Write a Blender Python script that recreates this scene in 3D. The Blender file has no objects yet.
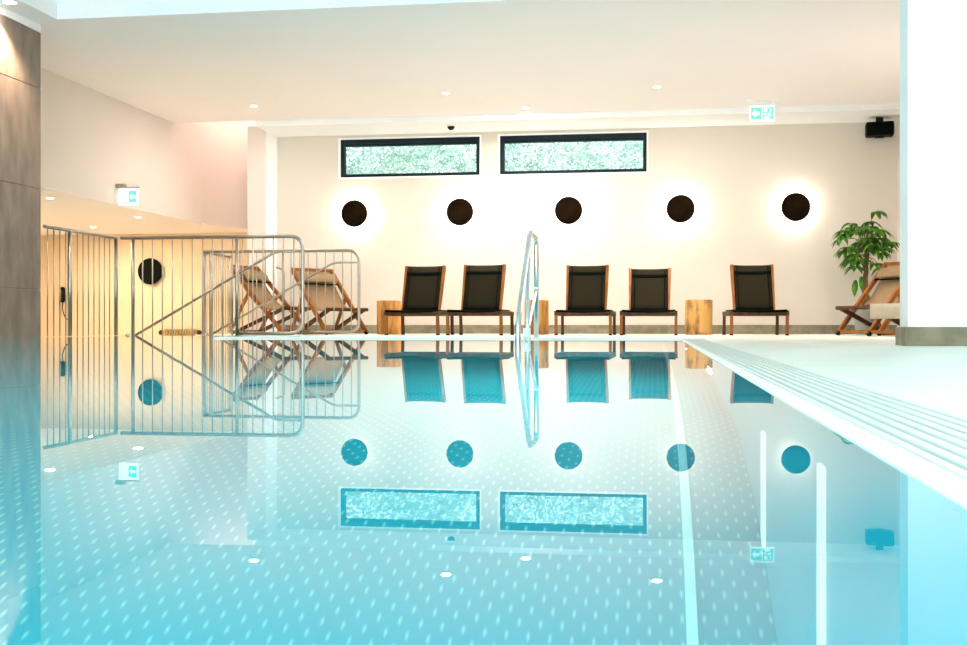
import bpy, bmesh, math, random
from mathutils import Vector, Matrix
random.seed(7)
scene = bpy.context.scene
C = scene.collection
R = math.radians
F = 1150.0; VPX = 655.0; HOR = 325.0; CZ = 0.10
TH = math.atan((VPX - 483.5) / F); CO, SI = math.cos(TH), math.sin(TH)

def XD(px, D):                      # image column + depth -> X, Y on the ground
    xc = (px - 483.5) / F * D
    return xc * CO - D * SI, xc * SI + D * CO
def DY(px, Y):                      # depth of the point of column px on the plane Y
    return Y / (CO + SI * (px - 483.5) / F)
def ZP(py, D): return CZ + (HOR - py) / F * D

# ------------------------------------------------------------------ materials
def mat(name, col, rough=0.5, metal=0.0, var=0.0, scale=8.0, bump=0.0, col2=None, stretch=(1, 1, 1), spec=None, detail=4, lo=.35, hi=.65):
    m = bpy.data.materials.new(name); m.use_nodes = True
    nt = m.node_tree; b = nt.nodes['Principled BSDF']
    b.inputs['Base Color'].default_value = (*col, 1); b.inputs['Roughness'].default_value = rough
    b.inputs['Metallic'].default_value = metal
    if spec is not None: b.inputs['Specular IOR Level'].default_value = spec
    if var or bump or col2:
        tc = nt.nodes.new('ShaderNodeTexCoord'); mp = nt.nodes.new('ShaderNodeMapping')
        mp.inputs['Scale'].default_value = stretch
        nt.links.new(tc.outputs['Object'], mp.inputs['Vector'])
        n = nt.nodes.new('ShaderNodeTexNoise'); n.inputs['Scale'].default_value = scale; n.inputs['Detail'].default_value = detail
        nt.links.new(mp.outputs[0], n.inputs['Vector'])
        if var or col2:
            r = nt.nodes.new('ShaderNodeValToRGB')
            r.color_ramp.elements[0].position = lo; r.color_ramp.elements[1].position = hi
            c2 = col2 if col2 else tuple(max(0, c * (1 - var)) for c in col)
            r.color_ramp.elements[0].color = (*c2, 1); r.color_ramp.elements[1].color = (*col, 1)
            nt.links.new(n.outputs['Fac'], r.inputs[0]); nt.links.new(r.outputs[0], b.inputs['Base Color'])
        if bump:
            bp = nt.nodes.new('ShaderNodeBump'); bp.inputs['Strength'].default_value = bump; bp.inputs['Distance'].default_value = .01
            nt.links.new(n.outputs['Fac'], bp.inputs['Height']); nt.links.new(bp.outputs[0], b.inputs['Normal'])
    return m
def emit(name, col, s):
    m = bpy.data.materials.new(name); m.use_nodes = True; nt = m.node_tree; nt.nodes.clear()
    e = nt.nodes.new('ShaderNodeEmission'); o = nt.nodes.new('ShaderNodeOutputMaterial')
    e.inputs[0].default_value = (*col, 1); e.inputs[1].default_value = s
    nt.links.new(e.outputs[0], o.inputs[0]); return m

M = {}
M['wall'] = mat('wall_plaster', (.68, .605, .525), .85, var=.03, scale=1.5, spec=.2)
M['wall_pink'] = mat('wall_plaster_rose', (.74, .655, .60), .85, var=.03, scale=1.5, spec=.2)
M['wall_niche'] = mat('wall_plaster_warm', (.82, .66, .46), .85, var=.04, scale=1.5, spec=.2)
M['ceil'] = mat('ceiling_paint', (.95, .89, .89), .9, var=.02, scale=1.0, spec=.2)
M['white'] = mat('white_paint', (.88, .88, .88), .7, var=.02, scale=2, spec=.3)
M['stone'] = mat('pier_stone', (.30, .215, .165), .6, spec=.25, col2=(.19, .135, .105), scale=9, stretch=(1, 1, .4), bump=.5, detail=10, lo=.3, hi=.7)
M['deck'] = mat('deck_stone', (.76, .80, .74), .4, var=.06, scale=3)
M['base'] = mat('baseboard_stone', (.27, .23, .16), .5, spec=.25, col2=(.17, .145, .09), scale=9, detail=8)
M['pool_lip'] = mat('pool_rim_stone', (.78, .83, .79), .3, var=.03)
M['slat'] = mat('grating_plastic', (.62, .72, .69), .35, var=.03)
M['channel'] = mat('channel', (.03, .17, .20), .6, var=.1)
M['steel'] = mat('brushed_steel', (.43, .39, .34), .38, 1.0, var=.08, scale=20)
M['steel_pol'] = mat('polished_steel', (.70, .78, .82), .22, 1.0, var=.05, scale=20)
M['teak'] = mat('teak', (.36, .125, .018), .5, spec=.25, col2=(.20, .06, .008), scale=14, stretch=(1, 1, .15), detail=6)
M['teak_dark'] = mat('teak_dark', (.11, .045, .012), .5, spec=.2, col2=(.05, .02, .006), scale=14, stretch=(1, 1, .15), detail=6)
M['mesh'] = mat('sling_mesh', (.027, .022, .012), .9, var=.25, scale=120, spec=.05)
M['band'] = mat('sling_band', (.002, .004, .003), .9, var=.2, scale=60, spec=.05)
M['canvas'] = mat('canvas', (.30, .19, .095), .85, var=.12, scale=30)
M['canvas_lt'] = mat('canvas_light', (.48, .41, .30), .85, var=.1, scale=30)
M['log'] = mat('log_wood', (.62, .27, .045), .6, col2=(.26, .085, .012), scale=16, stretch=(1, 1, .18), detail=9, bump=.5, lo=.38, hi=.58)
M['log_pale'] = mat('log_pale', (.72, .38, .10), .6, col2=(.24, .09, .018), scale=11, stretch=(1, 1, .35), detail=9, bump=.7, lo=.36, hi=.52)
M['log_top'] = mat('log_top', (.62, .38, .16), .6, var=.3, scale=12)
M['black'] = mat('black_plastic', (.006, .006, .006), .7, var=.1, spec=.15)
M['bark'] = mat('plant_bark', (.22, .13, .05), .7, var=.4, scale=30, stretch=(1, 1, .3))
M['pot'] = mat('grey_pot', (.30, .30, .28), .6, var=.1)
M['soil'] = mat('soil', (.05, .035, .02), .9, var=.4, scale=40)
M['leaf'] = mat('leaf_green', (.10, .29, .02), .45, spec=.25, col2=(.02, .10, .008), scale=6)
M['disc'] = mat('lamp_disc_bronze', (.012, .006, .002), .9, 0.0, col2=(.006, .003, .001), scale=6, spec=.05)
M['disc_black'] = mat('lamp_disc_black', (.005, .006, .003), .8, 0.0, var=.2, spec=.1)
M['frame'] = mat('window_frame_paint', (.007, .015, .021), .6, var=.1, spec=.15)
M['ivy_d'] = mat('ivy_dark', (.10, .17, .11), .6, col2=(.02, .05, .04), scale=9)
M['ivy'] = mat('ivy_leaves', (.15, .21, .15), .5, col2=(.04, .07, .045), scale=3)
M['ivy_p'] = mat('ivy_pale', (.42, .46, .43), .5, col2=(.13, .18, .16), scale=3)
M['paver'] = mat('outdoor_ground', (.5, .5, .45), .8, var=.2)
M['green'] = emit('sign_green', (.16, .72, .48), .8)
M['signwhite'] = emit('sign_white', (.85, 1, .95), 1.0)
M['lamp_on'] = emit('lamp_lens', (1, .93, .82), 30)
M['lamp_warm'] = emit('lamp_ring', (1, .96, .84), 110)
M['pool_streak'] = emit('pool_streak_glow', (.60, 1, .95), .8)
M['rack'] = mat('rack_wood', (.55, .40, .16), .6, col2=(.30, .20, .06), scale=16)

# pool steel: blue-green skin with rows of pale raised nubs
def pool_mat(name, nubs):
    m = bpy.data.materials.new(name); m.use_nodes = True
    nt = m.node_tree; N = nt.nodes; L = nt.links; b = N['Principled BSDF']
    b.inputs['Roughness'].default_value = .45
    geo = N.new('ShaderNodeNewGeometry'); sp = N.new('ShaderNodeSeparateXYZ'); L.new(geo.outputs['Position'], sp.inputs[0])
    def mth(op, a, c=None, d=None):
        n = N.new('ShaderNodeMath'); n.operation = op
        for i, v in enumerate((a, c, d)):
            if v is None: continue
            if isinstance(v, (int, float)): n.inputs[i].default_value = v
            else: L.new(v, n.inputs[i])
        return n.outputs[0]
    no = N.new('ShaderNodeTexNoise'); no.inputs['Scale'].default_value = .9; L.new(geo.outputs['Position'], no.inputs['Vector'])
    base = N.new('ShaderNodeMix'); base.data_type = 'RGBA'
    base.inputs[6].default_value = (.005, .35, .43, 1); base.inputs[7].default_value = (.010, .46, .53, 1)
    L.new(no.outputs['Fac'], base.inputs[0])
    out = base.outputs[2]
    if nubs:
        px, py = .0155, .050
        u = mth('DIVIDE', sp.outputs[0], px); row = mth('FLOOR', u)
        fu = mth('SUBTRACT', mth('SUBTRACT', u, row), .5)
        v = mth('ADD', mth('DIVIDE', sp.outputs[1], py), mth('MULTIPLY', mth('MODULO', mth('ABSOLUTE', row), 2), .5))
        fv = mth('SUBTRACT', mth('FRACT', v), .5)
        d = mth('SQRT', mth('ADD', mth('POWER', mth('MULTIPLY', fu, px / .0030), 2), mth('POWER', mth('MULTIPLY', fv, py / .0095), 2)))
        mask = mth('SUBTRACT', 1.25, d); cl = N.new('ShaderNodeClamp'); L.new(mask, cl.inputs[0])
        mx = N.new('ShaderNodeMix'); mx.data_type = 'RGBA'; mx.inputs[7].default_value = (.26, .70, .66, 1)
        L.new(cl.outputs[0], mx.inputs[0]); L.new(out, mx.inputs[6]); out = mx.outputs[2]
    L.new(out, b.inputs['Base Color'])
    return m
M['pool_floor'] = pool_mat('pool_steel_nubs', True)
M['pool_wall'] = pool_mat('pool_steel_plain', False)
M['floor_streak'] = mat('pool_seam', (.60, .90, .88), .4, var=.05)  # no seam: pale colour imitating a streak of light under water

def water_mat():
    m = bpy.data.materials.new('pool_water'); m.use_nodes = True; nt = m.node_tree; N = nt.nodes; L = nt.links; N.clear()
    o = N.new('ShaderNodeOutputMaterial'); mx = N.new('ShaderNodeMixShader'); fr = N.new('ShaderNodeFresnel')
    fr.inputs['IOR'].default_value = 1.33
    rf = N.new('ShaderNodeBsdfRefraction'); rf.inputs['Color'].default_value = (.80, .98, 1, 1); rf.inputs['Roughness'].default_value = 0; rf.inputs['IOR'].default_value = 1.33
    gl = N.new('ShaderNodeBsdfGlossy'); gl.inputs['Color'].default_value = (1, 1, 1, 1); gl.inputs['Roughness'].default_value = 0.0
    geo = N.new('ShaderNodeNewGeometry'); n = N.new('ShaderNodeTexNoise'); n.inputs['Scale'].default_value = .8; n.inputs['Detail'].default_value = 1
    L.new(geo.outputs['Position'], n.inputs['Vector'])
    bp = N.new('ShaderNodeBump'); bp.inputs['Strength'].default_value = .15; bp.inputs['Distance'].default_value = .002
    L.new(n.outputs['Fac'], bp.inputs['Height'])
    for x in (rf, gl, fr): L.new(bp.outputs[0], x.inputs['Normal'])
    L.new(fr.outputs[0], mx.inputs[0]); L.new(rf.outputs[0], mx.inputs[1]); L.new(gl.outputs[0], mx.inputs[2]); L.new(mx.outputs[0], o.inputs[0])
    return m
M['water'] = water_mat()
def glass_mat():
    m = bpy.data.materials.new('window_glass'); m.use_nodes = True; nt = m.node_tree; N = nt.nodes; L = nt.links; N.clear()
    o = N.new('ShaderNodeOutputMaterial'); mx = N.new('ShaderNodeMixShader'); fr = N.new('ShaderNodeFresnel'); fr.inputs[0].default_value = 1.45
    t = N.new('ShaderNodeBsdfTransparent'); t.inputs[0].default_value = (.93, .98, .98, 1); g = N.new('ShaderNodeBsdfGlossy'); g.inputs['Roughness'].default_value = .02
    L.new(fr.outputs[0], mx.inputs[0]); L.new(t.outputs[0], mx.inputs[1]); L.new(g.outputs[0], mx.inputs[2]); L.new(mx.outputs[0], o.inputs[0])
    return m
M['glass'] = glass_mat()

# ------------------------------------------------------------------ mesh builder
class MB:
    def __init__(s): s.bm = bmesh.new()
    def box(s, x0, x1, y0, y1, z0, z1, bev=0, mi=0):
        r = bmesh.ops.create_cube(s.bm, size=1)
        for v in r['verts']:
            v.co = Vector(((x0 + x1) / 2 + v.co.x * (x1 - x0), (y0 + y1) / 2 + v.co.y * (y1 - y0), (z0 + z1) / 2 + v.co.z * (z1 - z0)))
        fs = {f for v in r['verts'] for f in v.link_faces}
        for f in fs: f.material_index = mi
        if bev:
            es = list({e for v in r['verts'] for e in v.link_edges})
            bmesh.ops.bevel(s.bm, geom=es, offset=bev, segments=2, affect='EDGES', profile=.5)
        return s
    def beam(s, p, q, w, h, up=(0, 0, 1), bev=.003):
        p, q = Vector(p), Vector(q); d = (q - p); ln = d.length; d.normalize(); up = Vector(up)
        a = d.cross(up)
        if a.length < 1e-4: a = d.cross(Vector((0, 1, 0)))
        a.normalize(); b = a.cross(d)
        r = bmesh.ops.create_cube(s.bm, size=1)
        for v in r['verts']:
            c = v.co.copy(); v.co = (p + q) / 2 + d * c.x * ln + a * c.y * w + b * c.z * h
        if bev:
            es = list({e for v in r['verts'] for e in v.link_edges})
            bmesh.ops.bevel(s.bm, geom=es, offset=bev, segments=1, affect='EDGES')
        return s
    def tube(s, pts, r, n=10, bend=0, cap=True):
        pts = [Vector(p) for p in pts]
        if bend:                                           # round the inner corners
            q = [pts[0]]
            for i in range(1, len(pts) - 1):
                a, b, c = pts[i - 1], pts[i], pts[i + 1]
                t = min(bend, (b - a).length * .48, (c - b).length * .48)
                u = b + (a - b).normalized() * t; w = b + (c - b).normalized() * t
                for k in range(7):
                    k /= 6; q.append((1 - k) ** 2 * u + 2 * k * (1 - k) * b + k * k * w)
            q.append(pts[-1]); pts = q
        rs = r if isinstance(r, (list, tuple)) else [r] * len(pts)
        rings = []; prev = None
        for i, p in enumerate(pts):
            d = (pts[min(i + 1, len(pts) - 1)] - pts[max(i - 1, 0)]).normalized()
            if prev is None:
                a = d.cross(Vector((0, 0, 1)))
                if a.length < .05: a = d.cross(Vector((0, 1, 0)))
            else: a = prev - d * prev.dot(d)
            a.normalize(); prev = a; b = d.cross(a)
            rings.append([s.bm.verts.new(p + (a * math.cos(2 * math.pi * k / n) + b * math.sin(2 * math.pi * k / n)) * rs[i]) for k in range(n)])
        for A, B in zip(rings, rings[1:]):
            for k in range(n):
                f = s.bm.faces.new((A[k], A[(k + 1) % n], B[(k + 1) % n], B[k])); f.smooth = True
        if cap:
            s.bm.faces.new(list(reversed(rings[0]))); s.bm.faces.new(rings[-1])
        return s
    def lathe(s, prof, n=32, at=(0, 0, 0), axis='z', smooth=True, cap=True):
        at = Vector(at); rings = []
        for (r, z) in prof:
            ring = []
            for k in range(n):
                a = 2 * math.pi * k / n; c = Vector((r * math.cos(a), r * math.sin(a), z))
                if axis == 'y': c = Vector((c.x, -c.z, c.y))          # +profile z points to -Y
                ring.append(s.bm.verts.new(at + c))
            rings.append(ring)
        for A, B in zip(rings, rings[1:]):
            for k in range(n):
                f = s.bm.faces.new((A[k], A[(k + 1) % n], B[(k + 1) % n], B[k])); f.smooth = smooth
        if cap: s.bm.faces.new(list(reversed(rings[0]))); s.bm.faces.new(rings[-1])
        return s
    def poly(s, pts, smooth=False):
        f = s.bm.faces.new([s.bm.verts.new(Vector(p)) for p in pts]); f.smooth = smooth; return s
    def sheet(s, rows, th=0.0):                            # grid of points
        V = [[s.bm.verts.new(Vector(p)) for p in r] for r in rows]
        for a, b in zip(V, V[1:]):
            for k in range(len(a) - 1):
                f = s.bm.faces.new((a[k], a[k + 1], b[k + 1], b[k])); f.smooth = True
        return s
    def build(s, name, m, parent=None, sol=0.0, keep=False):
        if not keep: bmesh.ops.recalc_face_normals(s.bm, faces=s.bm.faces)
        me = bpy.data.meshes.new(name); s.bm.to_mesh(me); s.bm.free()
        for x in (m if isinstance(m, (list, tuple)) else [m]): me.materials.append(x)
        o = bpy.data.objects.new(name, me); C.objects.link(o)
        if parent: o.parent = parent
        if sol:
            md = o.modifiers.new('thickness', 'SOLIDIFY'); md.thickness = sol; md.offset = 0
        return o

def tag(o, label, cat, group=None, kind=None):
    o['label'] = label; o['category'] = cat
    if group: o['group'] = group
    if kind: o['kind'] = kind
    return o
def thing(name, loc, rz, label, cat, group=None):
    o = bpy.data.objects.new(name, None); C.objects.link(o); o.empty_display_size = .1
    o.location = loc; o.rotation_euler = (0, 0, rz); return tag(o, label, cat, group)
def struct(name, mb, m, parent=None):
    o = mb.build(name, m, parent)
    if parent is None: o['kind'] = 'structure'
    return o
def copy_tree(o, parent=None):
    c = o.copy(); C.objects.link(c)
    if parent: c.parent = parent
    for ch in list(o.children): copy_tree(ch, c)
    return c
def lab(o, text, group=None):
    o['label'] = text
    if group: o['group'] = group

# ------------------------------------------------------------------ room shell
YB = 14.2; DZ = -.008; CEIL = 2.58; XR = 2.84; PX0, PX1, PY0, PY1 = -4.96, .167, -3.4, 8.2
# deck with the stair opening
d = MB()
d.box(-3.19, XR, 8.26, 10.26, -.25, DZ); d.box(-5.05, -3.19, 10.15, 10.26, -.25, DZ); d.box(-5.05, XR, 12.17, YB, -.25, DZ); d.box(-3.45, XR, 10.26, 12.17, -.25, DZ)
d.box(.345, XR, -4, 8.26, -.25, DZ)
struct('floor', d, M['deck'])
f = MB(); f.box(-9.2, -3.4, 3, 15.9, -1.62, -1.5); struct('floor_lower', f, M['deck'])
st = MB()
for k in range(8): st.box(-3.45 - .26 * (k + 1), -3.45 - .26 * k, 10.3, 12.13, -1.5, -.18 * (k + 1) - .01)
struct('stairs', st, M['deck'])
s = MB(); s.box(-3.44, -3.38, 10.26, 12.17, -1.5, -.255); s.box(-5.05, -3.4, 10.20, 10.26, -1.5, -.255); s.box(-5.05, -3.4, 12.17, 12.23, -1.5, -.255)
s.box(-5.09, -5.02, 8.86, 10.2, -1.5, -.24); s.box(-5.05, -4.99, 12.23, 14.2, -1.5, -.255)
struct('wall_stairwell', s, M['wall_niche'])
# pool shell
p = MB()
p.box(PX0, PX1, PY0, PY1, -1.25, -1.2); p.box(PX0, -3.26, PY1, 10.14, -1.25, -1.2); struct('pool_floor', p, M['pool_floor'])
p = MB(); p.box(PX0 - .05, PX0, PY0, 10.14, -1.25, -.004); p.box(-3.26, -3.22, PY1 + .04, 10.14, -1.25, -.004); p.box(PX0 - .05, -3.22, 10.14, 10.18, -1.25, -.004); p.box(PX1, PX1 + .008, PY0, PY1, -1.25, -.006)
p.box(-3.26, PX1 + .008, PY1, PY1 + .04, -1.25, -.004); p.box(PX0 - .05, PX1 + .008, PY0 - .04, PY0, -1.25, -.004)
struct('pool_wall', p, M['pool_wall'])
p = MB(); p.poly([(PX0, PY0, 0), (PX1, PY0, 0), (PX1, PY1, 0), (-3.26, PY1, 0), (-3.26, 10.14, 0), (PX0, 10.14, 0)]); w = struct('pool_water', p, M['water'])
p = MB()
p.box(.044, .060, -1, 8.0, -1.2, -1.196)  # pale strip on the floor imitates a streak of light under water
struct('pool_floor_streak', p, M['floor_streak'])
r = MB(); r.box(-3.26, .345, PY1 + .0, PY1 + .07, -.004, .012, bev=.003); r.box(-3.26, -3.20, PY1 + .07, 10.14, -.004, .008); struct('trim_1', r, M['pool_lip'])
r = MB(); r.box(-5.06, PX0 + .005, 8.84, 10.2, -.24, -.001); struct('trim_2', r, M['wall_niche'])
r = MB(); r.box(PX1 + .001, .195, PY0, 8.2, -.03, .002, bev=.0009); struct('trim_3', r, M['pool_lip'])
g = MB(); g.box(.195, .345, PY0, 8.2, -.10, -.03); struct('gutter_channel', g, M['channel'])
g = MB()
nsl = 8
for k in range(nsl):
    x = .2 + k * (.138 / nsl); g.box(x, x + .0100, PY0, 8.19, -.03, .001, bev=.0012)
k0 = PY0 + .2
while k0 < 8.1:
    g.box(.198, .338, k0, k0 + .006, -.028, -.012); k0 += .35
tag(g.build('drain_grating', M['slat']), 'pale overflow grating of long parallel slats along the right pool edge', 'grating')

# back wall with the two window openings
W = [(-3.985, -2.145), (-1.94, -.08)]; WZ0, WZ1 = 1.955, 2.475
b = MB(); b.box(-4.8, XR, YB, YB + .3, DZ - .2, WZ0); b.box(-4.8, XR, YB, YB + .3, WZ1, 3.0)
xs = [-4.8, W[0][0], W[0][1], W[1][0], W[1][1], XR]
for a, c in ((0, 1), (2, 3), (4, 5)): b.box(xs[a], xs[c], YB, YB + .3, WZ0, WZ1)
struct('wall_back', b, M['wall'])
b = MB()
for x0, x1 in W:                                            # white reveals
    b.box(x0 - .0, x0 + .03, YB - .006, YB + .12, WZ0, WZ1); b.box(x1 - .02, x1, YB - .006, YB + .12, WZ0, WZ1)
    b.box(x0 + .03, x1 - .02, YB - .006, YB + .12, WZ0, WZ0 + .02); b.box(x0 + .03, x1 - .02, YB - .006, YB + .12, WZ1 - .02, WZ1)
struct('trim_4', b, M['white'])
for i, (x0, x1) in enumerate(W):
    e = bpy.data.objects.new('window_%d' % (i + 1), None); C.objects.link(e); e['kind'] = 'structure'; e.location = ((x0 + x1) / 2, YB + .03, (WZ0 + WZ1) / 2)
    a0, a1, z0, z1 = (x0 + .03) - e.location.x, (x1 - .02) - e.location.x, WZ0 + .02 - e.location.z, WZ1 - .02 - e.location.z
    fr = MB(); fr.box(a0, a0 + .05, -.03, .06, z0, z1, bev=.004); fr.box(a1 - .045, a1, -.03, .06, z0, z1, bev=.004)
    fr.box(a0 + .05, a1 - .045, -.03, .06, z0, z0 + .04, bev=.004); fr.box(a0 + .05, a1 - .045, -.03, .06, z1 - .055, z1, bev=.004)
    fr.box(a0 + .05, a1 - .045, -.012, .06, z1 - .085, z1 - .055, bev=.003)
    fr.build('window_frame', M['frame'], e)
    gp = MB(); gp.box(a0 + .05, a1 - .045, .035, .043, z0 + .04, z1 - .085); gp.build('window_pane', M['glass'], e)
# ceiling (with the raised coffer over the near part of the pool), beam, pillar
c = MB()
c.box(-5.02, -4.8, 9.2, 13.4, CEIL, CEIL + .7); c.box(-9.3, -5.02, -4, 13.4, CEIL, CEIL + .7)
c.box(-4.8, XR, 8.72, 13.4, CEIL, CEIL + .7); c.box(-5.02, -4.8, -4, 9.2, CEIL, CEIL + .7)
c.box(1.0, XR, -4, 8.72, CEIL, CEIL + .7); c.box(-5.0, 1.2, -4, 8.75, CEIL + .55, CEIL + .7)
struct('ceiling', c, M['ceil'])
c = MB(); c.box(-4.8, XR, 13.4, YB, CEIL - .07, CEIL + .6); struct('trim_5', c, M['white'])
c = MB(); c.box(-9.3, -4.8, 13.4, 16.2, 3.9, 4.0); c.box(-9.3, -4.5, 13.3, 13.4, CEIL + .7, 4.0); c.box(-4.8, -4.7, 13.4, 16.2, 2.6, 4.0); struct('ceiling_stairwell', c, M['ceil'])
c = MB(); c.box(-5.035, -4.795, 13.77, YB + .02, DZ, CEIL); c.box(-5.035, -4.795, YB + .02, 15.9, -1.5, CEIL + .1)
struct('wall_pillar', c, [M['wall_pink'], M['white']])
for pl in bpy.data.objects['wall_pillar'].data.polygons:
    if pl.normal.x > .9: pl.material_index = 1  # right-hand faces white: the light on that side is put into the colour
# side walls
c = MB(); c.box(XR, XR + .2, -4, YB + .3, -.3, CEIL + .7); struct('wall_right', c, M['wall_pink'])
c = MB(); c.box(-6.05, -5.85, 3, 13.39, 1.42, CEIL + .05)
pts = []
for k in range(13):
    a = math.pi - k / 12 * math.pi / 2
    pts.append((-4.65 + 1.2 * math.cos(a), 14.3 + 1.25 * math.sin(a)))
rows = [[(x, y, z) for (x, y) in pts] for z in (1.42, 4.0)]
c.sheet(rows); c.box(-6.05, -5.85, 13.39, 14.3, 1.42, 4.0)
struct('wall_left', c, M['wall_pink'])
c = MB(); c.box(-9.3, -6.0, 3, 15.9, 1.419, 1.5); c.box(-6.0, -5.852, 3, 14.3, 1.418, 1.4195); c.box(-6.0, -5.84, 14.29, 15.9, 1.4192, 1.43); c.poly([(-5.85, 14.3, 1.421)] + [(x, y, 1.421) for x, y in pts] + [(-4.65, 15.9, 1.421), (-5.85, 15.9, 1.421)])
struct('ceiling_niche', c, M['ceil'])
c = MB(); c.box(-9.3, -4.6, 15.75, 15.95, -1.6, 1.6); c.box(-9.4, -9.2, 3, 15.9, -1.6, 1.6)
struct('wall_niche', c, M['wall_niche'])
c = MB(); c.box(-9.3, -4.99, 2.9, 3, -1.6, 3.2); c.box(-5.3, -5.1, -4, 7.0, -.3, 2.6)
struct('wall_left_near', c, M['wall_pink'])
# stone pier at the left of the pool
c = MB(); x0, x1, y0, y1 = -5.6, -5.02, 6.6, 8.86
zs = [-1.2, .39, 1.22, 2.05, 2.515]
for a, bz in zip(zs, zs[1:]): c.box(x0, x1, y0, y1, a + .003, bz - .003, bev=.003)
c.box(x0 + .01, x1 - .006, y0 + .01, y1 - .006, -1.2, 2.51)
struct('wall_pier', c, M['stone'])
c = MB(); c.box(x0, x1, y0, y1, 2.518, CEIL - .002); struct('trim_6', c, M['ceil'])
# right column
c = MB(); c.box(1.305, 2.838, 6.26, 6.46, DZ, CEIL); struct('wall_column', c, M['white'])
c = MB(); c.box(1.285, 2.83, 6.24, 6.48, DZ, .09, bev=.003); struct('baseboard_right', c, M['base'])
c = MB()
x = -4.79
while x < XR - .02:
    x2 = min(x + .62, XR - .005); c.box(x + .001, x2 - .001, YB - .015, YB, DZ, .10, bev=.0015); x = x2
struct('baseboard_back', c, M['base'])
# unseen end of the hall behind the camera, open bays added for fill daylight
c = MB()
c.box(-5.3, XR + .2, -4.1, -4.0, -.3, .25); c.box(-5.3, XR + .2, -4.1, -4, 2.5, 3.3)
for k in range(5):
    x = -5.2 + k * 2.05; c.box(x, x + .08, -4.1, -4.0, .25, 2.5)
struct('wall_front_added_bays', c, M['white'])

# ------------------------------------------------------------------ outdoors beyond the windows
g = MB()
rows = []
for j in range(14):
    t = j / 13; rows.append([(-6 + 9 * i / 40, 15.2 + 1.6 * t, 1.5 + 2.2 * t + random.uniform(-.05, .05)) for i in range(41)])
g.sheet(rows); tag(g.build('planted_bank', M['ivy_d']), 'dark planted bank rising outside the high windows', 'bank', kind='structure')
g = MB()
for k in range(16000):
    x = random.uniform(-4.6, .5); t = random.uniform(0, .72) ; y = 15.2 + 1.6 * t; z = 1.5 + 2.2 * t + random.uniform(.0, .09)
    s_ = random.uniform(.009, .019); a = random.uniform(0, 6.28); n = Vector((random.uniform(-.7, .7), -.8, random.uniform(.1, 1))).normalized()
    u = n.cross(Vector((math.cos(a), 0, math.sin(a)))).normalized(); v = n.cross(u); o = Vector((x, y - .05, z))
    vs = [g.bm.verts.new(o + u * s_ * 1.3), g.bm.verts.new(o + v * s_ * .7), g.bm.verts.new(o - u * s_ * 1.3), g.bm.verts.new(o - v * s_ * .7)]
    f = g.bm.faces.new(vs); f.material_index = 1 if random.random() < (.62 if x > -2 else .40) + .28 * math.sin(x * 5.1 + 1) * math.cos(z * 7 + x * 2) else 0
tag(g.build('ivy', [M['ivy'], M['ivy_p']], keep=True), 'small pale leaves covering the bank outside the windows', 'ivy', kind='stuff')

# ------------------------------------------------------------------ wall lamps
def disc_lamp(px, Y, z, r, label, halo, group=None, cat='wall lamp'):
    D = DY(px, Y); X = XD(px, D)[0]
    e = thing('wall_lamp', (X, Y, z), 0, label, cat, group)
    m = MB(); off = .075 if halo else .05
    m.lathe([(r - .006, off), (r, off + .004), (r, off + .010), (r * .97, off + .018), (r * .5, off + .022), (.004, off + .022)], 56, axis='y')
    m.build('shade', M['disc'] if halo else M['disc_black'], e)
    m = MB(); m.lathe([(.06, 0.0005), (.06, off)], 24, axis='y'); m.build('mount', M['white'] if halo else M['black'], e)
    if halo:
        m = MB(); n = 48
        m.tube([((r - .035) * math.cos(2 * math.pi * k / n), -.055, (r - .035) * math.sin(2 * math.pi * k / n)) for k in range(n + 1)], .006, n=6, cap=False)
        m.build('light_ring', M['lamp_warm'], e)
    return e
nm = ['below the left end of the left window', 'below the right end of the left window', 'below the right window', 'above the right log stool', 'farthest right, left of the speaker']
for i, (px, py) in enumerate([(356, 214), (461, 212), (569, 210.5), (680.5, 209.5), (795, 208)]):
    disc_lamp(px, YB, 1.507, .171, 'round dark wall lamp with glowing halo, ' + nm[i], True, 'round lamps on the back wall')
disc_lamp(152, 15.75, .875, .19, 'round black wall disc without a halo, behind the left railing', False)

# ------------------------------------------------------------------ ceiling fittings
def downlight(px, py, zc, label, e=.044, group='recessed ceiling spots'):
    D = (zc - CZ) * F / (HOR - py); X, Y = XD(px, D)
    t = thing('ceiling_light', (X, Y, zc), 0, label, 'ceiling light', group)
    m = MB(); n = 28
    m.lathe([(e * .8, -.001), (e * .8, -.004), (e, -.004), (e, 0)], n, cap=False); m.build('trim_ring', M['white'], t)
    m = MB(); m.lathe([(e * .78, -.003), (e * .78, -.001)], n); m.build('lens', M['lamp_on'], t)
    return X, Y
spots = []
spots.append(downlight(254, 106, CEIL, 'small round ceiling spot above the left pillar'))
spots.append(downlight(446, 93, CEIL, 'small round ceiling spot in front of the dome camera'))
spots.append(downlight(526, 108, CEIL, 'small round ceiling spot above the right window'))
spots.append(downlight(657, 87, CEIL, 'small round ceiling spot left of the hanging exit sign'))
nspots = [downlight(50, 198, 1.42, 'small round spot in the low ceiling, nearest the stone pier', group='recessed spots in the low left ceiling'),
          downlight(138, 217, 1.42, 'small round spot in the low ceiling under the left exit sign', group='recessed spots in the low left ceiling'),
          downlight(93, 227, 1.42, 'small round spot at the far end of the low left ceiling', group='recessed spots in the low left ceiling')]
# pier spot
t = thing('ceiling_light', (-4.90, 8.2, CEIL), 0, 'bright warm spot grazing the top of the stone pier', 'ceiling light')
m = MB(); m.lathe([(.048, -.001), (.048, -.004), (.06, -.004), (.06, 0)], 24, cap=False); m.build('trim_ring', M['white'], t)
m = MB(); m.lathe([(.047, -.003), (.047, -.001)], 24); m.build('lens', M['lamp_on'], t)
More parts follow.
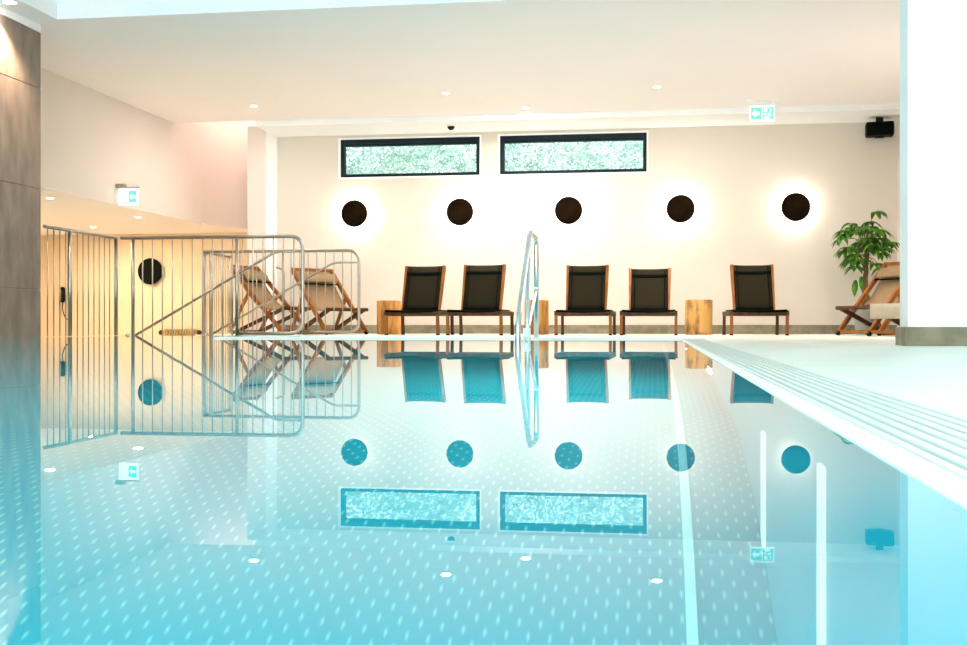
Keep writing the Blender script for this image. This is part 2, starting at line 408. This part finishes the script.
# dome camera
X, Y = XD(451, DY(451, 13.62))
t = thing('ceiling_camera', (X, Y, CEIL - .07), 0, 'small black dome security camera on the ceiling above the left window', 'security camera')
m = MB(); m.lathe([(.052, -.022), (.055, -.018), (.055, 0)], 28); m.build('base', M['white'], t)
m = MB(); m.lathe([(.004, -.068), (.018, -.065), (.032, -.055), (.041, -.040), (.044, -.022)], 28); m.build('dome', M['black'], t)
# speaker
D = 13.35; X, Y = XD(879.5, D); z = ZP(129.5, D)
t = thing('loudspeaker', (X, Y, z), R(-6), 'black box loudspeaker hung in the upper right corner of the back wall', 'speaker')
m = MB(); m.box(-.155, .155, -.09, .09, -.083, .083, bev=.022); m.build('body', M['black'], t)
m = MB(); m.box(-.14, .14, -.094, -.088, -.07, .07, bev=.002); m.build('grille', M['band'], t)
m = MB(); m.box(-.05, .05, -.03, .03, -.098, -.081, bev=.004); m.box(-.012, .012, .08, .80, -.01, .01); m.beam((0, .8, 0), (0, .86, 0), .1, .1); m.build('bracket', M['black'], t)
m = MB(); m.box(-.04, .04, -.03, .03, .083, CEIL - z - .001); m.build('ceiling_mount', M['black'], t)

# exit signs
def exit_sign(loc, rz, w, h, label, drop, arrow=-1):
    t = thing('exit_sign', loc, rz, label, 'exit sign')
    m = MB(); m.box(-w / 2 - .03, w / 2 + .03, -.03, .03, drop - .012, drop); m.box(-w / 2 - .004, w / 2 + .004, -.02, .02, h, h + .02, bev=.003)
    for x in (-w * .35, w * .35): m.tube([(x, 0, h + .01), (x, 0, drop - .005)], .003, 6)
    m.build('bracket', M['white'], t)
    m = MB(); m.box(-w / 2, w / 2, -.012, .012, 0, h, bev=.003); m.build('panel', M['signwhite'], t)
    m = MB(); u = w / 20; y0_, y1_ = -.0155, -.0125
    m.box(-w / 2 + u, -w * .02, y0_, y1_, h * .10, h * .90); m.build('arrow_field', M['green'], t)
    m = MB(); cx, cy = -w * .25, h * .5                                    # white arrow pointing left
    pts_ = [(-.17 * w, 0), (-.02 * w, .30 * h), (-.02 * w, .12 * h), (.14 * w, .12 * h), (.14 * w, -.12 * h), (-.02 * w, -.12 * h), (-.02 * w, -.30 * h)]
    m.poly([(cx + a, -.0162, cy + b_) for a, b_ in pts_]); m.build('arrow', M['signwhite'], t, sol=.0008)
    m = MB(); x0_ = w * .02                                                # door and running figure
    m.box(w * .36, w / 2 - u, y0_, y1_, h * .10, h * .90); m.box(x0_, x0_ + u, y0_, y1_, h * .10, h * .9); m.box(x0_ + u, w * .36, y0_, y1_, h * .82, h * .9)
    px_ = w * .22
    m.lathe([(.018, 0), (.018, .003)], 12, at=(px_ + .012, -.0125, h * .70), axis='y')
    for a, b_ in (((.0, .60), (-.01, .36)), ((-.01, .36), (.04, .26)), ((.04, .26), (.03, .12)), ((-.01, .36), (-.05, .22)), ((0, .58), (.05, .46)), ((0, .58), (-.05, .50))):
        m.beam((px_ + a[0], -.014, h * a[1]), (px_ + b_[0], -.014, h * b_[1]), .003, .014, up=(0, 0, 1), bev=0)
    m.build('running_figure', M['green'], t)
    return t
D = 12.7; X, Y = XD(762, D); exit_sign((X, Y, ZP(121, D)), 0, .265, .165, 'glowing green and white exit sign hanging from the ceiling left of the loudspeaker', CEIL - ZP(121, D))
D = 12.6; X, Y = XD(139, D); zz = ZP(205, D)
t = thing('exit_sign', (-5.85, Y, zz), 0, 'glowing exit sign jutting from the upper left wall above the railing', 'exit sign')
m = MB(); m.box(0.001, .10, -.035, .035, .19, .235, bev=.004); m.box(.02, .26, -.012, .012, .185, .20); m.build('bracket', M['steel'], t)
m = MB(); m.box(.03, .25, -.012, .012, 0, .186, bev=.004); m.build('panel', M['signwhite'], t)
m = MB(); m.box(.145, .235, -.0155, -.0125, .03, .155); m.build('arrow_field', M['green'], t)
m = MB(); m.poly([(.155, -.0165, .09), (.185, -.0165, .125), (.185, -.0165, .105), (.225, -.0165, .105), (.225, -.0165, .075), (.185, -.0165, .075), (.185, -.0165, .055)]); m.build('arrow', M['signwhite'], t, sol=.0008)

# ------------------------------------------------------------------ railings
RT = .017; BT = .0058; HT = .925
def side_panel(Y, label, sgn):
    """stair-side railing along X: origin at its left end, on the deck"""
    t = thing('railing_panel', (-5.0, Y, DZ), 0, label, 'railing', 'railing panels beside the stairs')
    top = HT - .0; L = 1.80
    m = MB(); m.tube([(.03, 0, top), (L, 0, top), (L, 0, .03), (1.17, 0, .03)], RT, 12, bend=.13); m.build('frame', M['steel'], t)
    for x in ((.15, 1.17) if sgn > 0 else (.02, .10, 1.17)):
        m = MB(); m.tube([(x, 0, .0), (x, 0, top - .005)], RT, 10); m.build('post', M['steel'], t)
    x = .245
    while x < L - .03:
        z0 = .03 if x > 1.17 else 0
        if abs(x - 1.17) > .04:
            m = MB(); m.tube([(x, 0, z0), (x, 0, top)], BT, 6); m.build('bar', M['steel'], t)
        x += .098
    h = MB(); h.tube([(.05, sgn * .055, -.045), (1.53, sgn * .055, .79), (1.79, sgn * .055, .79)], .013, 10, bend=.06)
    h.build('handrail', M['steel'], t)
    h = MB(); h.tube([(1.79, 0, .79), (1.79, sgn * .055, .79)], .009, 8); h.build('handrail_bracket', M['steel'], t)
    h = MB(); h.tube([(1.15, 0, .565), (1.15, sgn * .055, .575)], .009, 8); h.build('handrail_bracket', M['steel'], t)
    h = MB(); h.lathe([(.004, -.02), (.022, -.014), (.028, 0), (.022, .014), (.004, .02)], 16, at=(.08, sgn * .055 - .02, .0), axis='y'); h.build('end_cap', M['steel'], t)
    return t
side_panel(10.2, 'near steel railing with upright bars and a sloping handrail, in front of the folding chairs', 1)
side_panel(12.23, 'far steel railing with sloping handrail, directly before the canvas folding chairs', -1)
def straight(Y0, Y1, posts, label, n):
    t = thing('railing_panel', (-5.0, Y0, DZ + .012), 0, label, 'railing')
    L = Y1 - Y0; hh = HT - .012
    m = MB(); m.tube([(0, 0, hh), (0, L, hh)], RT * .9, 12); m.build('top_rail', M['steel'], t)
    for y in posts:
        m = MB(); m.tube([(0, y, 0), (0, y, hh)], RT * 1.1, 10); m.build('post', M['steel'], t)
    for k in range(n):
        y = (k + .5) * L / n
        if min(abs(y - q) for q in posts) > .03:
            m = MB(); m.tube([(0, y, .0), (0, y, hh)], BT, 6); m.build('bar', M['steel'], t)
    return t
straight(8.88, 10.18, (.42, 1.28), 'steel railing with upright bars running from the stone pier to the corner post', 13)
straight(12.27, 13.12, (.03, .82), 'short steel railing turning back from the far railing toward the pillar', 12)

# pool entry handrail at the far edge
X = -.853
def yD(D): return (D + X * SI) / CO      # D = -X sin + Y cos
t = thing('pool_handrail', (X, 8.235, .012), 0, 'tall steel loop handrail dipping into the water at the far pool edge', 'handrail')
yy = lambda D: yD(D) - 8.235
zz = lambda z: z - .012
m = MB(); m.tube([(0, yy(8.36), zz(-.35)), (0, yy(8.36), zz(.735)), (0, yy(7.93), zz(.74)), (0, yy(7.24), zz(.13)), (0, yy(7.24), zz(-.7))], .0185, 12, bend=.07)
m.build('rail_loop', M['steel_pol'], t)
m = MB(); m.tube([(0, yy(7.78), zz(-.6)), (0, yy(7.78), zz(.60))], .0165, 12); m.build('middle_post', M['steel_pol'], t)
m = MB(); m.tube([(0, yy(8.36), zz(.36)), (0, yy(7.70), zz(.0)), (0, yy(7.60), zz(-.06))], .012, 10); m.build('brace', M['steel_pol'], t)
m = MB(); m.lathe([(.022, -.05), (.026, -.045), (.026, .045), (.022, .05)], 18, at=(0, yy(7.74), zz(.03))); m.build('clamp', M['white'], t)
m = MB(); m.lathe([(.024, -.014), (.024, .014)], 18, at=(0, yy(8.36), zz(.36))); m.build('clamp', M['white'], t)
# bent grab rail behind the folding chairs
D = 14.4; X, Y = XD(284, D)
t = thing('grab_rail', (X, Y, DZ), 0, 'bent white tube standing between the two left folding chairs', 'rail')
m = MB(); m.tube([(0, 0, 0), (0, 0, .80), (-.10, 0, .83)], .014, 10, bend=.06); m.build('tube', M['steel'], t)
m = MB(); m.lathe([(.03, 0), (.03, .008)], 16); m.build('foot_plate', M['steel'], t)

# wall phone and slatted rack in the lower area
Y = 15.75; D = DY(65, Y); X, _ = XD(65, D)
t = thing('wall_phone', (X, Y, ZP(295, D)), 0, 'black wall telephone handset with dangling cord behind the left railing', 'telephone')
m = MB(); m.box(-.028, .028, -.05, -.002, -.09, .10, bev=.008); m.build('cradle', M['black'], t)
m = MB(); m.beam((-.0, -.065, -.10), (-.0, -.065, .11), .04, .03); m.box(-.024, .024, -.085, -.05, .07, .115, bev=.006); m.box(-.024, .024, -.085, -.05, -.11, -.065, bev=.006); m.build('handset', M['black'], t)
m = MB(); m.tube([(0, -.06, -.10), (-.01, -.06, -.2), (.02, -.05, -.31), (.05, -.03, -.36), (.07, -.01, -.34)], .007, 8, bend=.04); m.build('cord', M['black'], t)
D = DY(181, Y); X, _ = XD(181, D)
t = thing('slatted_rack', (X, Y, ZP(332.5, D)), 0, 'low tan rack of slanted wooden slats on the wall behind the left railing', 'rack')
m = MB()
for k in range(13): m.beam((-.24 + k * .04, -.06, -.05), (-.21 + k * .04, -.06, .045), .02, .026)
m.build('slats', M['rack'], t)
m = MB(); m.box(-.27, .29, -.045, -.001, -.02, .02, bev=.004)
m.build('rail', M['teak_dark'], t)
m = MB(); m.lathe([(.03, -.02), (.036, -.01), (.036, .01), (.03, .02)], 16, at=(-.275, -.06, 0), axis='y'); m.build('end_knob', M['teak_dark'], t); m = MB(); m.lathe([(.03, -.02), (.036, -.01), (.036, .01), (.03, .02)], 16, at=(.3, -.06, 0), axis='y'); m.build('end_knob', M['teak_dark'], t)

# ------------------------------------------------------------------ black sling loungers
def lounge_chair(lean=.20, h=.755):
    """origin under the seat centre; front toward -Y"""
    t = thing('lounge_chair', (0, 0, 0), 0, 'x', 'lounge chair', 'black sling chairs along the back wall')
    w = .285; sz = .235; yf, yr = -.31, .30
    for sx in (-1, 1):
        m = MB(); m.beam((sx * w, yf + .02, 0.012), (sx * w, yf, sz + .01), .024, .034); m.build('leg', M['teak'], t)
        f_ = MB(); f_.box(sx * w - .017, sx * w + .017, yf, yf + .04, 0, .014, bev=.002); f_.build('foot_cap', M['black'], t)
        m = MB(); m.beam((sx * w, yr, 0.012), (sx * w, yr - .02, sz + .01), .024, .03); m.build('leg', M['teak_dark'], t)
        f_ = MB(); f_.box(sx * w - .017, sx * w + .017, yr - .02, yr + .02, 0, .014, bev=.002); f_.build('foot_cap', M['black'], t)
    m = MB()
    for sx in (-1, 1): m.beam((sx * w, yf - .03, sz), (sx * w, yr + .02, sz - .005), .032, .045)
    m.beam((-w, yf + .02, sz - .012), (w, yf + .02, sz - .012), .03, .04); m.beam((-w, yr - .04, sz - .012), (w, yr - .04, sz - .012), .03, .035)
    m.build('seat_frame', M['teak_dark'], t)
    rows = []
    for j in range(9):
        v = j / 8; y = yf - .025 + (yr - yf) * .95 * v
        rows.append([((-1 + 2 * i / 10) * (w - .012), y, sz + .030 - .018 * math.sin(math.pi * i / 10) * (.4 + .6 * math.sin(math.pi * v))) for i in range(11)])
    m = MB(); m.sheet(rows); s_ = m.build('seat', M['band'], t, sol=.010)
    m = MB(); m.tube([(-w + .005, yf - .03, sz + .022), (0, yf - .03, sz + .012), (w - .005, yf - .03, sz + .022)], .012, 8); m.build('front_roll', M['band'], t)
    bw = .212; y0b, z0b = .02, sz - .01
    ht = h - z0b; yt = y0b + lean
    P = lambda a, v, o=0: (a, y0b + (yt - y0b) * v - o, z0b + ht * v + o * .3)
    for sx in (-1, 1):
        m = MB(); m.beam(P(sx * (bw - .010), 0), P(sx * (bw + .004), 1), .026, .04); m.build('back_rail', M['teak'], t)
    m = MB(); m.tube([P(-bw, .992), P(-.10, .982), P(.10, .982), P(bw, .992)], .010, 8); m.build('top_bar', M['teak_dark'], t)
    def pan(v0, v1, a0, a1, off, mm, nm_):
        rows = []
        for j in range(7):
            v = v0 + (v1 - v0) * j / 6
            rows.append([P(a0 + (a1 - a0) * i / 8, v - .010 * math.sin(math.pi * i / 8) * (v > .9), off - .012 * math.sin(math.pi * i / 8)) for i in range(9)])
        q = MB(); q.sheet(rows); return q.build(nm_, mm, t, sol=.006)
    pan(.05, .985, -bw + .018, bw - .018, .020, M['mesh'], 'backrest')
    pan(.80, .86, -bw + .02, bw - .02, .028, M['band'], 'head_band')
    pan(.05, .12, -bw + .02, bw - .02, .028, M['band'], 'hem')
    pan(.06, .98, -bw + .014, -bw + .052, .024, M['band'], 'side_binding')
    pan(.06, .98, bw - .052, bw - .014, .024, M['band'], 'side_binding')
    return t
chA = lounge_chair(); chE = lounge_chair(lean=.30, h=.725)
cols = [(chA, 411.5, 427, 12.2, 'black sling lounge chair beside the left log stool, leftmost of the row'),
        (None, 474, 486, 11.95, 'black sling lounge chair touching the leftmost one, left of the pool handrail'),
        (None, 583, 588, 12.05, 'black sling lounge chair just right of the pool handrail and the middle log stool'),
        (chE, 648.5, 650, 12.1, 'lower black sling lounge chair just left of the right log stool'),
        (None, 759.5, 751, 11.95, 'black sling lounge chair farthest right, right of the right log stool')]
for i, (o, pf, pr, D, lb) in enumerate(cols):
    if o is None: o = copy_tree(chA)
    lab(o, lb)
    a = Vector(XD(pf, D)); 
    # rear feet lie .60 m behind: find yaw so their centre falls in column pr
    best = None
    for k in range(-40, 41):
        yw = R(k); q = a + Vector((-math.sin(yw), math.cos(yw))) * .60
        Dq = -q.x * SI + q.y * CO; pq = 483.5 + F * (q.x * CO + q.y * SI) / Dq
        if best is None or abs(pq - pr) < best[0]: best = (abs(pq - pr), yw)
    yw = best[1]; c = a + Vector((-math.sin(yw), math.cos(yw))) * .31
    o.location = (c.x, c.y, DZ); o.rotation_euler = (0, 0, yw)

# log stools
def log(px, D, w, h, mtl, label, sq, seed):
    X, Y = XD(px, D); rd = random.Random(seed)
    t = thing('log_stool', (X, Y, DZ), 0, label, 'stool', 'log stools between the lounge chairs')
    n = 40; ph = [rd.uniform(0, 6.28) for _ in range(5)]; m = MB(); rings = []
    for j in range(9):
        v = j / 8; ring = []
        for k in range(n):
            a = 2 * math.pi * k / n
            rr = w / 2
            if sq: c_, s_ = abs(math.cos(a)), abs(math.sin(a)); rr = w / 2 / ((c_ ** 5 + s_ ** 5) ** .2) * .98
            rr *= 1 + .018 * math.sin(3 * a + ph[0]) + .012 * math.sin(7 * a + ph[1] + v) + .006 * math.sin(13 * a + ph[2] + 3 * v)
            if j in (0, 8): rr *= .975
            ring.append(m.bm.verts.new((rr * math.cos(a), rr * math.sin(a) * .9, .003 + (h - .003) * (v if j not in (1, 7) else (v + (-.11 if j == 1 else .11))))))
        rings.append(ring)
    for A, B in zip(rings, rings[1:]):
        for k in range(n): f_ = m.bm.faces.new((A[k], A[(k + 1) % n], B[(k + 1) % n], B[k])); f_.smooth = True
    m.bm.faces.new(list(reversed(rings[0]))); m.bm.faces.new(rings[-1])
    m.build('trunk', mtl, t)
    m = MB(); m.lathe([(w * .44, h - .004), (w * .44, h + .002), (w * .43, h + .004)], 32); m.build('top', M['log_top'], t)
    m = MB()
    for k in range(4): a = k * math.pi / 2 + .78; m.lathe([(.012, 0), (.012, .006)], 10, at=(w * .36 * math.cos(a), w * .32 * math.sin(a), 0))
    m.build('foot_pads', M['black'], t)
    return t
log(389, 13.2, .262, .385, M['log'], 'orange-brown squared log stool at the far left of the lounge chairs', True, 1)
log(536.5, 12.85, .265, .385, M['log'], 'log stool partly hidden behind the pool handrail', True, 2)
log(699, 12.75, .30, .385, M['log_pale'], 'pale cracked log stool between the two right lounge chairs', False, 5)

# ------------------------------------------------------------------ folding canvas chairs
def deck_chair(s=1.0, wood='teak', flap=True):
    """origin under the centre; front toward -Y"""
    t = thing('folding_chair', (0, 0, 0), 0, 'x', 'folding chair')
    w = .27; W1 = M[wood]; W2 = M['teak_dark']
    A0, A1 = Vector((0, -.40, .02)), Vector((0, .36, .80))          # long back frame
    B0, B1 = Vector((0, .30, .02)), Vector((0, -.40, .30))          # seat frame
    ex = lambda v, x: (x, v.y * s, v.z * s)
    P = lambda a, b, k: a + (b - a) * k
    for sx in (-1, 1):
        m = MB(); m.beam(ex(A0, sx * w), ex(A1, sx * w), .024, .045); m.build('back_rail', W1, t)
        m = MB(); m.beam(ex(B0, sx * (w - .035)), ex(B1, sx * (w - .035)), .024, .042); m.build('seat_rail', W2, t)
        m = MB(); m.beam(ex(P(A0, A1, .60), sx * (w + .026)), ex(Vector((0, .33, .03)), sx * (w + .026)), .02, .034); m.build('prop_rail', W1, t)
        m = MB(); m.lathe([(.02, -.012), (.026, -.006), (.026, .006), (.02, .012)], 14, at=(sx * w, A0.y * s, .026), axis='y'); m.build('foot', M['black'], t)
    m = MB()
    for a_, b_, k, hh, nm_ in ((A0, A1, .995, .04, 'top_bar'), (A0, A1, .03, .03, 'floor_bar'), (B0, B1, 0, .035, 'floor_bar')):
        m = MB(); m.beam(ex(P(a_, b_, k), -w), ex(P(a_, b_, k), w), .03, hh); m.build(nm_, W1, t)
    m = MB(); m.tube([ex(B1, -w - .015), ex(B1, w + .015)], .022 * s, 12); m.build('front_bar', W2, t)
    rows = []; n = 14; top = P(A0, A1, .97); fr = B1
    for j in range(n + 1):
        v = j / n; p = top + (fr - top) * v; sag = -.17 * math.sin(math.pi * min(1, v ** 1.15))
        dn = Vector((0, .62, .78)) * sag * -1
        p = p + Vector((0, .30 * sag * -1, 1.0 * sag))
        rows.append([(x * (w - .035), p.y * s, p.z * s) for x in (-1, -.5, 0, .5, 1)])
    m = MB(); m.sheet(rows); m.build('sling', M['canvas'], t, sol=.006)
    m = MB()
    if flap: m.sheet([[(x * (w - .04), (fr.y - .03) * s, (fr.z + .025 - k * .05) * s) for x in (-1, 0, 1)] for k in range(4)]); m.build('front_flap', M['canvas_lt'], t, sol=.006)
    m = MB(); m.beam(ex(Vector((0, .33, .03)), -w - .026), ex(Vector((0, .33, .03)), w + .026), .03, .03); m.build('rear_bar', W1, t)
    rows = []
    for j in range(7):
        a = -math.pi / 2 + math.pi * j / 6; c_ = P(A0, A1, .86) + Vector((0, -.045, .0)); al = (A1 - A0).normalized(); no_ = Vector((0, -al.z, al.y))
        q = c_ + al * math.sin(a) * .075 + no_ * (math.cos(a) * .03)
        rows.append([(x * (w - .045), q.y * s, q.z * s) for x in (-1, -.5, 0, .5, 1)])
    m = MB(); m.sheet(rows); m.build('head_pillow', M['canvas'], t, sol=.01)
    m = MB(); q = P(A0, A1, .765) + Vector((0, -.055, 0)); m.beam(ex(q, -w + .045), ex(q, w - .045), .012, .014); m.build('pillow_seam', M['band'], t)
    return t
def put(o, px, D, rz, lb, grp):
    X, Y = XD(px, D); o.location = (X, Y, DZ); o.rotation_euler = (0, 0, rz); lab(o, lb, grp)
dc = deck_chair(1.02, flap=False)
put(dc, 268, 13.88, R(73), 'canvas folding chair seen from its side behind the left railing', 'canvas folding chairs at the left')
o = deck_chair(.94, flap=False); put(o, 328, 13.2, R(50), 'canvas folding chair turned to the pool, right of the side-on one', 'canvas folding chairs at the left')
dc2 = deck_chair(.95, flap=False)
put(dc2, 884, 11.9, R(-52), 'wooden folding chair with beige sling in front of the potted plant', 'canvas folding chairs at the right')
o = deck_chair(.95); put(o, 919, 10.9, R(-50), 'nearer wooden folding chair partly hidden behind the white column', 'canvas folding chairs at the right')

# ------------------------------------------------------------------ potted plant
D = 13.1; X, Y = XD(864, D)
pt = thing('potted_plant', (X, Y, DZ), 0, 'leafy green potted tree with braided trunk behind the right folding chairs', 'plant')
m = MB(); m.lathe([(.085, 0), (.09, .01), (.125, .27), (.13, .28), (.118, .28), (.112, .25)], 32); m.build('pot', M['pot'], pt)
m = MB(); m.lathe([(.11, .238), (.11, .25)], 24); m.build('soil', M['soil'], pt)
for k in range(3):
    pts_ = []
    for j in range(15):
        v = j / 14; a = v * 9 + k * 2.094; r_ = .022 * (1 - .3 * v); pts_.append((r_ * math.cos(a) + .03 * v, r_ * math.sin(a), .24 + .70 * v))
    m = MB(); m.tube(pts_, [.018 - .006 * j / 14 for j in range(15)], 8); m.build('stem', M['bark'], pt)
fol = MB(); stm = MB(); rd = random.Random(11)
def leaflet(o, d, ln, wd):
    d = d.normalized(); side = d.cross(Vector((0, 0, 1)))
    if side.length < .1: side = Vector((1, 0, 0))
    side.normalize(); p = o.copy(); dd = d.copy(); rows = []; n = 6
    for j in range(n + 1):
        v = j / n; wv = wd * math.sin(math.pi * min(1, .06 + .94 * v) ** .8) * .5
        up_ = side.cross(dd)
        rows.append([p - side * wv + up_ * wv * .3, p.copy(), p + side * wv + up_ * wv * .3])
        p = p + dd * ln / n; dd = (dd + Vector((0, 0, -.20))).normalized()
    fol.sheet(rows)
for k in range(50):
    a = rd.uniform(0, 6.28); el = rd.uniform(-.55, 1.3); rr = rd.uniform(.12, .27)
    o_ = Vector((.03, 0, 1.06 + rd.uniform(-.22, .08)))
    tip = o_ + Vector((math.cos(a) * math.cos(el) * rr * 1.05, math.sin(a) * math.cos(el) * rr * .9, math.sin(el) * rr * 1.3))
    mid = (o_ + tip) / 2 + Vector((0, 0, .03)); stm.tube([o_, mid, tip], .0035, 5)
    hd = Vector((math.cos(a), math.sin(a), 0))
    for q in range(6):
        b_ = (q - 2.5) * .62; dv = Vector((hd.x * math.cos(b_) - hd.y * math.sin(b_), hd.x * math.sin(b_) + hd.y * math.cos(b_), rd.uniform(-.25, .15)))
        leaflet(tip, dv, rd.uniform(.13, .20), rd.uniform(.042, .062))
leaflet(Vector((-.10, -.05, .62)), Vector((-.1, 0, -1)), .2, .07); leaflet(Vector((-.04, -.06, .66)), Vector((.05, 0, -1)), .17, .06)
fol.build('foliage', M['leaf'], pt, sol=.0012); stm.build('twigs', M['bark'], pt)

# ------------------------------------------------------------------ lights
def area(name, loc, rot, size, power, col, sy=None, spread=None):
    l = bpy.data.lights.new(name, 'AREA'); l.energy = power; l.color = col; l.size = size
    if sy: l.shape = 'RECTANGLE'; l.size_y = sy
    else: l.shape = 'DISK'
    if spread: l.spread = spread
    o = bpy.data.objects.new(name, l); C.objects.link(o); o.location = loc; o.rotation_euler = rot; return o
WARM = (1, .90, .81)
KW = 1.0
for (x, y), e in zip(spots, (13, 22, 22, 26)): area('ceiling_spot_light', (x, y, CEIL - .012), (0, 0, 0), .09, e, WARM)
area('ceiling_spot_light', (2.45, 10.6, CEIL - .012), (0, 0, 0), .09, 30, WARM)  # extra lamp without a fitting, hidden by the column, added to brighten the right
for (x, y) in nspots: area('niche_spot_light', (x, y, 1.405), (0, 0, 0), .09, 22, (1, .82, .60))
area('stairwell_fill_light', (-5.25, 14.9, 3.88), (0, 0, 0), .6, 15, (1, .88, .78))  # unseen lamp added to lighten the dark stairwell wall
l = bpy.data.lights.new('pier_spot_light', 'SPOT'); l.energy = 130; l.color = (1, .80, .58); l.spot_size = R(120); l.spot_blend = .6; l.shadow_soft_size = .03
o = bpy.data.objects.new('pier_spot_light', l); C.objects.link(o); o.location = (-4.90, 8.2, CEIL - .02); o.rotation_euler = (0, R(-14), 0)
# underwater lamps
area('pool_lamp_light', (-2.4, -3.3, -.6), (R(90), 0, 0), 4.2, 155, (.75, 1, 1), sy=.5)
for y in (3.2, 5.6):
    area('pool_lamp_light', (PX1 - .02, y, -.55), (0, R(90), 0), .25, 26, (.80, 1, .98))
    area('pool_lamp_light', (PX0 + .02, y, -.55), (0, R(-90), 0), .25, 20, (.72, .96, 1))
for y, lb in ((1.18, 'near pale glowing strip imitating a light streak under the water at the right'), (1.80, 'second pale glowing strip imitating a light streak under the water at the right')):
    m = MB(); m.box(PX1 - .006, PX1 - .001, y - .016, y + .016, -1.15, -.30 if y < 1.5 else -.62, bev=.001)  # added glowing strips imitate light streaks in the water, not real lamps
    tag(m.build('light_streak', M['pool_streak']), lb, 'light streak')
# daylight: the sky through the added open bays behind the camera
wd = bpy.data.worlds.new('sky'); scene.world = wd; wd.use_nodes = True
bg = wd.node_tree.nodes['Background']; bg.inputs[0].default_value = (.86, .975, 1, 1); bg.inputs[1].default_value = 7.0
o = area('daylight_portal', (-1.1, -4.12, 1.4), (R(90), 0, 0), 8.2, 1, (1, 1, 1), sy=2.2); o.data.cycles.is_portal = True

# ------------------------------------------------------------------ camera
cam = bpy.data.cameras.new('camera'); co = bpy.data.objects.new('camera', cam); C.objects.link(co)
cam.sensor_width = 36; cam.lens = F / 967 * 36; cam.clip_start = .01; cam.clip_end = 200
cam.shift_y = (HOR - 322.5) / 967
co.location = (0, 0, CZ); co.rotation_euler = (R(90), 0, TH)
scene.camera = co
scene.view_settings.view_transform = 'Standard'; scene.view_settings.look = 'None'
scene.view_settings.exposure = 0.88; scene.view_settings.gamma = 1; scene.view_settings.use_curve_mapping = False
cy = scene.cycles
cy.max_bounces = 12; cy.diffuse_bounces = 6; cy.glossy_bounces = 5; cy.transmission_bounces = 6; cy.transparent_max_bounces = 8
cy.sample_clamp_indirect = 6; cy.caustics_reflective = True; cy.caustics_refractive = True
